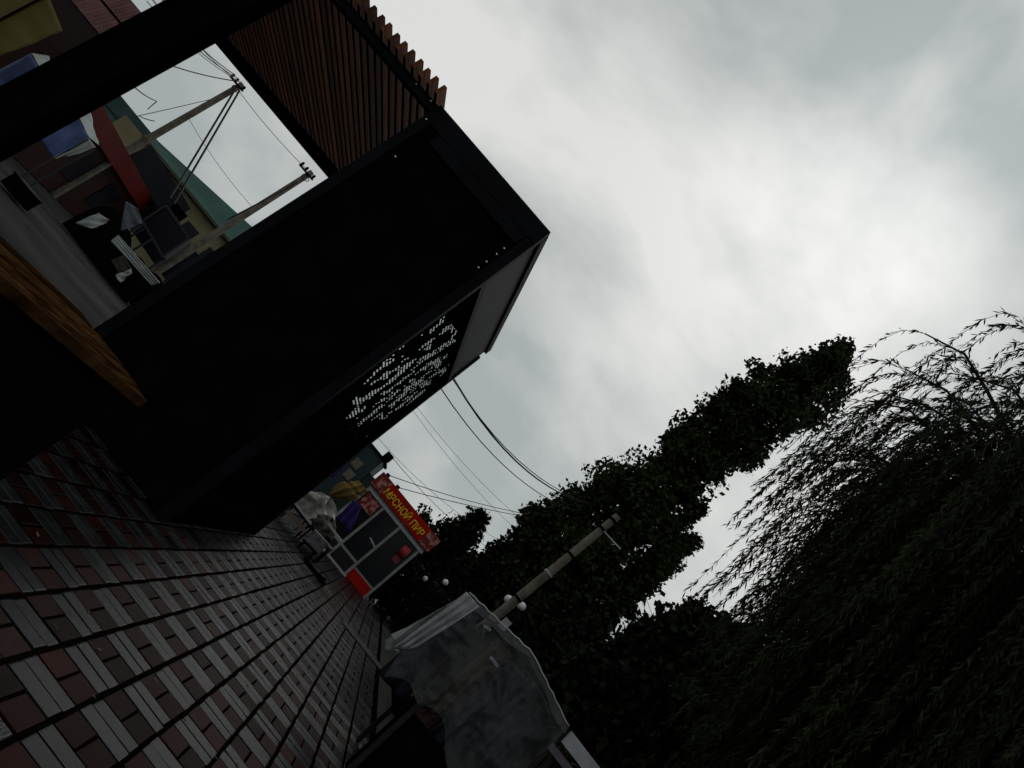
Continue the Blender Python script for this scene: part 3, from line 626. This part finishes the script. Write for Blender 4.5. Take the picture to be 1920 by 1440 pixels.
MB().tube([ridge(i / 24) + Vector((0, -0.045, 0.014 + 0.006 * math.sin(9 * i))) for i in range(25)], 0.006, 6).build('edge_highlight', WHITEP, st_, smooth=True)  # thin white tube added as the bright highlight along the film's top edge
fw = mat('frame_wood', (0.010, 0.009, 0.008), 0.7, 0.3, 6)
for p in (tl_ + Vector((0.42, 0, 0)), tr2):
    for dd in (Vector((0, 0.02, 0)), dpt * 0.97): MB().bar((p.x + .03 + dd.x * .5, p.y + dd.y, 0), (p.x + .03 + dd.x * .5, p.y + dd.y, p.z - 0.03), 0.05).build('post', fw, st_)
MB().bar(tl_ + Vector((0, .03, -.04)), tm_ + Vector((0, .03, -.04)), 0.03).build('top_bar', fw, st_)
MB().bar(tm_ + Vector((0, .03, -.04)), tr2 + Vector((0, .03, -.04)), 0.03).build('top_bar', fw, st_)
MB().bar(tl_.lerp(tm_, .5) + Vector((0, .1, -.10)), tl_.lerp(tm_, .5) + dpt + Vector((0, -.1, -.1)), 0.03).build('cross_bar', WHITEP, st_)
MB().bar(tm_ + Vector((-.2, .1, -.3)), tm_ + Vector((.45, .9, -.3)), 0.03).build('cross_bar', WHITEP, st_)
MB().box(tl_.x + 0.36, tr2.x + 0.05, SY + 0.10, SY + 1.3, 0.55, 0.62).build('table_top', BLACK, st_)
MB().box(tl_.x + 0.40, tr2.x, SY + 0.06, SY + 0.095, 0.0, 0.7).build('skirt', BLACK, st_)
goods = [('navy', (0.012, 0.018, 0.035)), ('brown', (0.045, 0.036, 0.03)), ('tan', (0.085, 0.065, 0.042)), ('blue', (0.012, 0.02, 0.032)), ('slate', (0.02, 0.026, 0.034)), ('ink', (0.008, 0.010, 0.018))]
W = tr2.x - tl_.x
for k, (nm, c) in enumerate(goods):
    x0 = tl_.x + 0.06 + k * (W - .1) / 6; x1 = x0 + (W - .1) / 6 - 0.015; zt = ridge((x0 - tl_.x) / W).z - 0.10 - 0.06 * (k % 2)
    o = cloth_quad('hanging_garment', mat(nm + '_cloth', tuple(q * 0.5 for q in c), 0.8, 0.35, 5, bump=0.3), (Vector((x0, SY + .22, zt)), Vector((x1, SY + .22, zt)), Vector((x1 + .04, SY + .2 + .05 * (k % 3), 0.66 + 0.12 * (k * 7 % 3))), Vector((x0 - .04, SY + .2, 0.66 + 0.1 * (k * 5 % 3)))), None, 0.06, fr=9 + 2 * k, seed=k, thick=0.02)
    tag(o, nm + ' garment hanging inside the film covered stall', 'garment', 'goods in the covered stall')
o = lump((tl_.x + 0.62, SY + 0.3, 0.625), (0.16, 0.10, 0.22), 3.3).build('red_bag', mat('dull_red', (0.02, 0.005, 0.006), 0.6), None, smooth=True); tag(o, 'dull red bag at the foot of the hanging garments', 'bag')
# white fascia of the next stall to the right
wa, wb = at(1066, 1366, SY), at(1150, 1490, SY)
nx = empty('white_stall', ((wa.x + wb.x) / 2, SY + .4, 0), 'low stall with a white front board at the bottom edge of the picture', 'stall')
MB().bar(wa + Vector((0.02, -.05, -.06)), Vector((wb.x + .8, SY - .05, wa.z - .10)), 0.04, 0.13).build('front_board', mat('white_board', (0.22, 0.23, 0.25), 0.6, 0.25, 6, bump=0.2), nx)
MB().bar(wa + Vector((-0.02, 0.0, -.22)), Vector((wb.x + .8, SY, wa.z - .26)), 0.04, 0.07).build('lower_rail', mat('mauve_rail', (0.07, 0.06, 0.08), 0.6), nx)
for xx in (wa.x + .1, wb.x + .7): MB().bar((xx, SY + .06, 0), (xx, SY + .06, wa.z - .14), 0.05).build('post', fw, nx)
MB().box(wa.x + .1, wb.x + .8, SY + .1, SY + 1.0, 0.7, 0.76).build('table_top', BLACK, nx)

# ------------------------------------------------------------------ poles, lamps, right hand cables
PY = 16.0
pt_, pb_ = at(1158, 968, PY), at(925, 1160, PY)
pbase = pb_ + (pb_ - pt_) * (pb_.z / (pt_.z - pb_.z))
cp = empty('concrete_pole', (pbase.x, PY, 0), 'stained concrete pole with a short metal arm in front of the poplar', 'pole')
MB().tube([pbase, pt_], [0.125, 0.085], 12).build('shaft', CONC, cp, smooth=False)
for t_, M in ((0.18, BLACK), (0.42, WHITEP), (0.60, BLACK), (0.86, BLACK), (0.95, BLACK)):
    c = pb_.lerp(pt_, t_); MB().tube([c, c + (pt_ - pb_).normalized() * 0.05], 0.117, 12).build('clamp_band', M, cp)
c = pb_.lerp(pt_, 0.86); ar = at(1163, 1030, PY - .1)
MB().tube([c + Vector((.05, -.1, 0)), ar], 0.02, 6).build('arm', mat('galvanised_arm', (0.35, 0.36, 0.37), 0.4, metal=0.3), cp)
MB().tube([c + Vector((.05, -.1, 0.1)), c.lerp(ar, .45) + Vector((0, -.1, .02))], 0.012, 6).build('stay', BLACK, cp)
q = at(945, 1172, PY + 1); sp = empty('blank_sign', (q.x, PY + 1, 0), 'small pale sign plate behind the concrete pole', 'sign')
MB().prism([q + Vector((-.1, 0, -.16)), q + Vector((.1, 0, -.16)), q + Vector((.1, 0, .16)), q + Vector((-.1, 0, .16))], (0, .02, 0)).build('plate', WHITEP, sp)
MB().tube([(q.x, PY + 1.04, 0), (q.x, PY + 1.04, q.z)], 0.02, 6).build('post', BLACK, sp)
def lamp(label, pxs, Y, r):
    ps = [at(*p, Y) for p in pxs]; cx = sum(p.x for p in ps) / len(ps); e = empty('park_lamp', (cx, Y, 0), label, 'lamp', 'globe park lamps')
    zt = min(p.z for p in ps) - r - 0.12
    MB().tube([(cx, Y, 0), (cx, Y, 0.5), (cx, Y, zt)], [0.07, 0.045, 0.035], 8).build('post', BLACK, e)
    for p in ps:
        MB().sphere(p, r).build('globe', GLOBE, e, smooth=True)
        MB().tube([(cx, Y, zt - .05), (p.x, p.y, p.z - r - .04), (p.x, p.y, p.z - r + .01)], 0.025, 6).build('bracket', BLACK, e)
    return e
lamp('park lamp with two white globes half behind the concrete pole', ((953, 1124), (978, 1137)), 19.5, 0.115)
lamp('park lamp with one white globe nearest the meat kiosk', ((797, 1085),), 25.2, 0.09)
lamp('park lamp with one white globe left of the covered stall top', ((835, 1092),), 25, 0.105)
cable('thick twisted cable sagging from the pavilion into the poplar', at(820, 655, 14), at(1120, 950, 29), 0.75, 0.024)
cable('cable lying close along the thick twisted one', at(818, 660, 14), at(1122, 948, 29), 0.68, 0.014)
cable('lower cable sagging from the pavilion into the poplar', at(790, 670, 14), at(1100, 965, 29), 0.65, 0.014)
for k, (p, q) in enumerate((((720, 690), (975, 1000)), ((735, 700), (990, 985)), ((690, 800), (930, 1010)))):
    cable(('faint far wire crossing the sky above the kiosk', 'upper of the faint far wires above the kiosk', 'lowest faint wire passing behind the kiosk sign')[k], at(*p, 45), at(*q, 60), 0.5, 0.014)
cable('upper wire from the kiosk sign to the right', (-1.9, KY, 3.03), at(1060, 975, 34), 0.25, 0.014)
cable('lower wire from the kiosk sign to the right', (-1.42, KY, 3.0), at(1060, 980, 34), 0.15, 0.014)
cable('wire leaving the teal cabin roof', (-3.2, 32, 4.15), at(920, 1030, 50), 0.3, 0.014)
for k, (a, b) in enumerate((((1195, 1105), (1215, 1160)), ((1203, 1100), (1224, 1158)), ((1188, 1112), (1205, 1165)))):
    cable(('middle', 'right', 'left')[k] + ' of three short wires in the gap right of the poplar', at(a[0] - 12, a[1] - 40, 33), at(b[0] + 15, b[1] + 40, 31), 0.02, 0.012)

# ------------------------------------------------------------------ trees
def rand_unit(n):
    v = rng.normal(size=(n, 3)); return v / np.linalg.norm(v, axis=1)[:, None]
def leaves(C, size, asp=0.5, D=None, jit=1.0):
    """diamond leaves at centres C; D optional axis directions"""
    n = len(C); d = rand_unit(n) if D is None else D
    w = np.cross(d, rand_unit(n)); w /= np.linalg.norm(w, axis=1)[:, None] + 1e-9
    s = (size * rng.uniform(0.45, 1.4, n))[:, None]
    V = np.stack([C - d * s * 0.5, C + w * s * asp * 0.5, C + d * s * 0.5, C - w * s * asp * 0.5], axis=1).reshape(-1, 3)
    return V, np.arange(n * 4).reshape(-1, 4)
def tree(label, name, base, clumps, per, crad, lsize, M, limbs, trunk_r, top, group=None, core=0, cat='tree'):
    """clumps: (n,3) clump centres; limbs: list of point lists"""
    e = empty(name, base, label, cat, group)
    mb = MB().tube([base, tuple((np.array(base) * 0.5 + np.array(top) * 0.5) + rng.normal(0, .08, 3)), top], [trunk_r, trunk_r * 0.65, trunk_r * 0.15], 9)
    mb.build('trunk', BARK, e)
    lb = MB()
    for L_ in limbs: lb.tube(L_, np.linspace(trunk_r * 0.35, 0.01, len(L_)).tolist(), 5, caps=False)
    if limbs: lb.build('limbs', BARK, e)
    C = np.repeat(clumps, per, axis=0)
    r = np.repeat(crad * rng.uniform(0.45, 1.3, len(clumps)), per) * rng.uniform(0.2, 1.0, len(C)) ** 0.6
    C = C + rand_unit(len(C)) * r[:, None] * np.array([1, 1, 0.95])
    V, Qd = leaves(C, lsize, 0.62)
    obj('crown', np_mesh('crown', V, Qd), M, e)
    return e
def profile_tree(label, name, axis, prof, Y, nclump, per, crad, lsize, M, trunk_r, depth=1.0, group=None, fill=0.25):
    """prof: list of (z, xl, xr) outline; crown is round in plan"""
    zs = np.array([p[0] for p in prof]); xl = np.array([p[1] for p in prof]); xr = np.array([p[2] for p in prof])
    z = np.interp(rng.uniform(0, 1, nclump), np.cumsum(np.r_[0, np.diff(zs) * ((xr - xl)[1:] + (xr - xl)[:-1] + 1.2)]) / np.sum(np.diff(zs) * ((xr - xl)[1:] + (xr - xl)[:-1] + 1.2)), zs)
    c = np.interp(z, zs, (xl + xr) / 2); r = np.maximum(np.interp(z, zs, (xr - xl) / 2) - crad * 0.75, 0.10)
    t = rng.uniform(0, 2 * np.pi, nclump); k = np.where(rng.uniform(0, 1, nclump) < fill, rng.uniform(0, 0.8, nclump), rng.uniform(0.75, 1.06, nclump))
    k = k * (1 + 0.13 * np.sin(3 * t + 2.1 * z) * np.sin(1.9 * z + t) + 0.12 * np.sin(4.3 * z + 2 * t)) + np.where(rng.uniform(0, 1, nclump) < 0.1, rng.uniform(0.05, 0.28, nclump), 0)
    cl = np.stack([c + r * k * np.cos(t), Y + r * k * depth * np.sin(t), z], 1)
    base = (float(np.interp(zs[0], zs, (xl + xr) / 2)), Y, 0.0); top = (float((xl + xr)[-1] / 2), Y, float(zs[-1] - 0.4))
    limbs = []
    for i in range(26):
        p = cl[rng.integers(nclump)]; z0 = max(0.8, p[2] * 0.7 - 0.5); c0 = float(np.interp(z0, zs, (xl + xr) / 2))
        limbs.append([(c0, Y, z0), ((c0 + p[0]) / 2, (Y + p[1]) / 2, (z0 + p[2]) / 2 + .1), tuple(p)])
    return tree(label, name, base, cl, per, crad, lsize, M, limbs, trunk_r, top, group)
def outline(left, right, Y, n=14):
    L_ = sorted([(at(*p, Y).z, at(*p, Y).x) for p in left]); R_ = sorted([(at(*p, Y).z, at(*p, Y).x) for p in right])
    z0, z1 = max(0.6, min(L_[0][0], R_[0][0])), max(L_[-1][0], R_[-1][0])
    zz = np.linspace(z0, z1, n)
    return [(z, float(np.interp(z, *zip(*L_))), float(np.interp(z, *zip(*R_)))) for z in zz]
GT = 'trees behind the walkway'
profile_tree('very tall columnar poplar leaning right against the sky', 'poplar_tree', None,
     outline([(905, 1090), (960, 1010), (990, 960), (1080, 890), (1130, 860), (1220, 840), (1270, 790), (1310, 738), (1400, 696), (1470, 668), (1525, 652), (1565, 645)],
             [(1100, 1230), (1130, 1195), (1180, 1130), (1230, 1050), (1265, 985), (1310, 945), (1390, 895), (1450, 855), (1492, 826), (1560, 782), (1600, 730), (1595, 665)], 30), 30, 900, 75, 0.62, 0.24, LEAFP, 0.35, group=GT)
profile_tree('shorter round tree pressed against the right side of the poplar', 'round_tree', None,
     outline([(1090, 1190), (1150, 1110), (1200, 1050), (1255, 1005), (1290, 1008)], [(1120, 1210), (1180, 1140), (1240, 1100), (1290, 1042), (1304, 1020)], 28.5), 28.5, 200, 60, 0.5, 0.22, LEAFP, 0.2, group=GT)
profile_tree('small side crown jutting from the poplar at mid height', 'slim_tree', None,
     outline([(1230, 1000), (1270, 960), (1305, 945)], [(1265, 1010), (1300, 985), (1325, 962)], 31), 31, 60, 50, 0.42, 0.2, LEAFP, 0.12, group=GT)
profile_tree('loose crowned tree behind the right end of the kiosk', 'broadleaf_tree', None,
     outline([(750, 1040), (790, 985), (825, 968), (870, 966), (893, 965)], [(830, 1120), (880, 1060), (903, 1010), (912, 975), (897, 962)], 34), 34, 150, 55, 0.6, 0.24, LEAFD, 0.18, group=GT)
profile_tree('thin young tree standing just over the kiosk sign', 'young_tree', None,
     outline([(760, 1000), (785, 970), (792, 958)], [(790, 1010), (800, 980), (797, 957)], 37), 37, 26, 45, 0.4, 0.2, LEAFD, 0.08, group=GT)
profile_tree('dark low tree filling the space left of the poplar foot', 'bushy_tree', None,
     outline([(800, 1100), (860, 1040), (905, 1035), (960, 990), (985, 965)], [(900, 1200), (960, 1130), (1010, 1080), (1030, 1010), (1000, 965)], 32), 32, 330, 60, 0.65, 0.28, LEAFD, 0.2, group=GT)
profile_tree('russet tinged tree between the poplar and the willow', 'russet_tree', None,
     outline([(1060, 1270), (1115, 1220), (1180, 1180), (1230, 1150), (1283, 1135)], [(1200, 1420), (1290, 1300), (1340, 1220), (1330, 1165), (1300, 1140)], 24), 24, 420, 60, 0.5, 0.22, LEAFR, 0.2, group=GT)
# dark mass of trees on the right, one behind the other
spec = [((940, 1330), (1080, 1230), (1180, 1220), (1240, 1235)), ]
for k, (lx, cx, hgt, Y, r) in enumerate(((0, 7.6, 6.8, 19, 2.7), (0, 11.2, 9.6, 21, 3.4), (0, 15.5, 13.0, 22, 3.8), (0, 20.0, 16.0, 23, 4.2), (0, 13.4, 9.0, 16.5, 3.2), (0, 10.2, 6.5, 14.5, 2.6), (0, 5.4, 4.9, 23, 1.9))):
    prof = [(0.3, cx - r * .7, cx + r * .7), (hgt * .3, cx - r, cx + r), (hgt * .6, cx - r, cx + r), (hgt * .85, cx - r * .7, cx + r * .7), (hgt, cx - r * .15, cx + r * .15)]
    profile_tree(('low dark tree behind the covered stall', 'dark tree filling the lower right behind the willow', 'tall dark tree deep behind the willow', 'tallest dark tree at the far right edge', 'dense dark tree close behind the willow', 'squat dark tree under the willow strands', 'stubby dark tree right behind the top of the covered stall')[k],
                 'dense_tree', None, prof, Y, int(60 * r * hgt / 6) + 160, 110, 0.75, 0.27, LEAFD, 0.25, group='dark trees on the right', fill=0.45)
hd = MB()
C = np.stack([rng.uniform(1.9, 16, 22000), rng.uniform(10.5, 13.5, 22000), rng.uniform(0, 1, 22000) ** 0.8 * 1.75], 1)
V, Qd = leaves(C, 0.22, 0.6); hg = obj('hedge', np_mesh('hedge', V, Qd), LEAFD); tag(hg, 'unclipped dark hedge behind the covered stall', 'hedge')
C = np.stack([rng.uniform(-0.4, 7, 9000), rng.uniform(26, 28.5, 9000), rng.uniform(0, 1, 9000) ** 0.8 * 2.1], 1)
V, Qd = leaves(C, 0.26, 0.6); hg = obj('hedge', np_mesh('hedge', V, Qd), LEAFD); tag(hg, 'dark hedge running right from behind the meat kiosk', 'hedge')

# willow: trunk, arching limbs, hanging strands of narrow leaves
wb_ = Vector((7.35, 8.7, 0))
wil = empty('willow_tree', wb_, 'weeping willow with long hanging strands filling the right edge', 'tree')
MB().tube([wb_, wb_ + Vector((.1, 0, 2)), wb_ + Vector((-.15, .1, 4.2)), wb_ + Vector((-.1, 0, 6.6))], [0.42, 0.34, 0.27, 0.15], 10).build('trunk', BARK, wil)
LC = []; LD = []; twig = MB(); limbm = MB()
def strand(p, length, drift, dens=1.0, ls=0.115):
    n = max(4, int(length / 0.22)); pts = [np.array(p)]; d = np.array(drift, float)
    for i in range(n):
        d = d * 0.76 + np.array([-0.010, 0, -0.26]) * (0.34 if i < 3 else 0.7) + rng.normal(0, 0.010, 3)
        d = d / np.linalg.norm(d) * (length / n); pts.append(pts[-1] + d)
    pts = np.array(pts)
    lim = np.interp(pts[:, 2], [2.0, 3.7, 5.35, 6.4, 7.4, 9.5], [2.75, 2.72, 2.42, 1.85, 1.35, 1.2]) + (pts[:, 1] - 8.0) * 0.3 + rng.normal(0, 0.22)
    bad = np.where(pts[:, 0] < lim)[0]
    if len(bad): pts = pts[:bad[0]]
    if len(pts) < (7 if len(bad) else 4): return
    n = len(pts) - 1; length = float(np.sum(np.linalg.norm(np.diff(pts, axis=0), axis=1)))
    twig.tube([tuple(q) for q in pts[::2]], 0.004, 3, caps=False)
    m_ = int(length / 0.028 * dens); t = rng.uniform(0, n - 0.01, m_); i = t.astype(int); f = (t - i)[:, None]
    c = pts[i] * (1 - f) + pts[i + 1] * f; ax = pts[i + 1] - pts[i]; ax /= np.linalg.norm(ax, axis=1)[:, None]
    out_ = rand_unit(m_); dd = ax * 0.85 + out_ * 0.55 + np.array([0, 0, -0.15]); dd /= np.linalg.norm(dd, axis=1)[:, None]
    LC.append(c + dd * ls * 0.5); LD.append(dd)
for b in range(185):
    ang = rng.uniform(0, 2 * np.pi) if b > 85 else rng.uniform(np.pi * 0.72, np.pi * 1.3)
    hgt = rng.uniform(4.8, 9.4); reach = rng.uniform(0.72, 1.06) * (1.75 + (hgt - 4.8) * 0.70)
    s0 = np.array(wb_) + np.array([0, 0, rng.uniform(3.2, 6.2)])
    pts = []
    for i in range(9):
        t = i / 8; x_ = reach * t
        pts.append(s0 + np.array([math.cos(ang) * x_, math.sin(ang) * x_ * 0.8, (hgt - s0[2]) * math.sin(t * math.pi * 0.62)]) + rng.normal(0, 0.05, 3))
    cut = [i for i, q in enumerate(pts) if q[0] < np.interp(q[2], [2.0, 3.7, 5.35, 6.4, 7.4, 9.5], [2.75, 2.72, 2.42, 1.85, 1.35, 1.2]) + (q[1] - 8.0) * 0.3 + 0.25]
    lp = pts[:cut[0]] if cut else pts
    if len(lp) > 2: limbm.tube([tuple(q) for q in lp], np.linspace(0.075, 0.010, len(lp)).tolist(), 5, caps=False)
    for q in range(25):
        t = rng.uniform(0.25, 1.0) if q else 1.0; k_i = min(7, int(t * 8)); f = t * 8 - k_i
        p = pts[k_i] * (1 - f) + pts[k_i + 1] * f
        dr = (pts[k_i + 1] - pts[k_i]) + rng.normal(0, 0.12, 3)
        strand(p, rng.uniform(1.2, min(4.6, max(1.5, p[2] - 1.6))), dr)
limbm.build('limbs', BARK, wil); twig.build('twigs', BARK, wil)
C = np.concatenate(LC); D = np.concatenate(LD)
V, Qd = leaves(C, 0.12, 0.17, D=D); obj('crown', np_mesh('crown', V, Qd), LEAFW, wil)
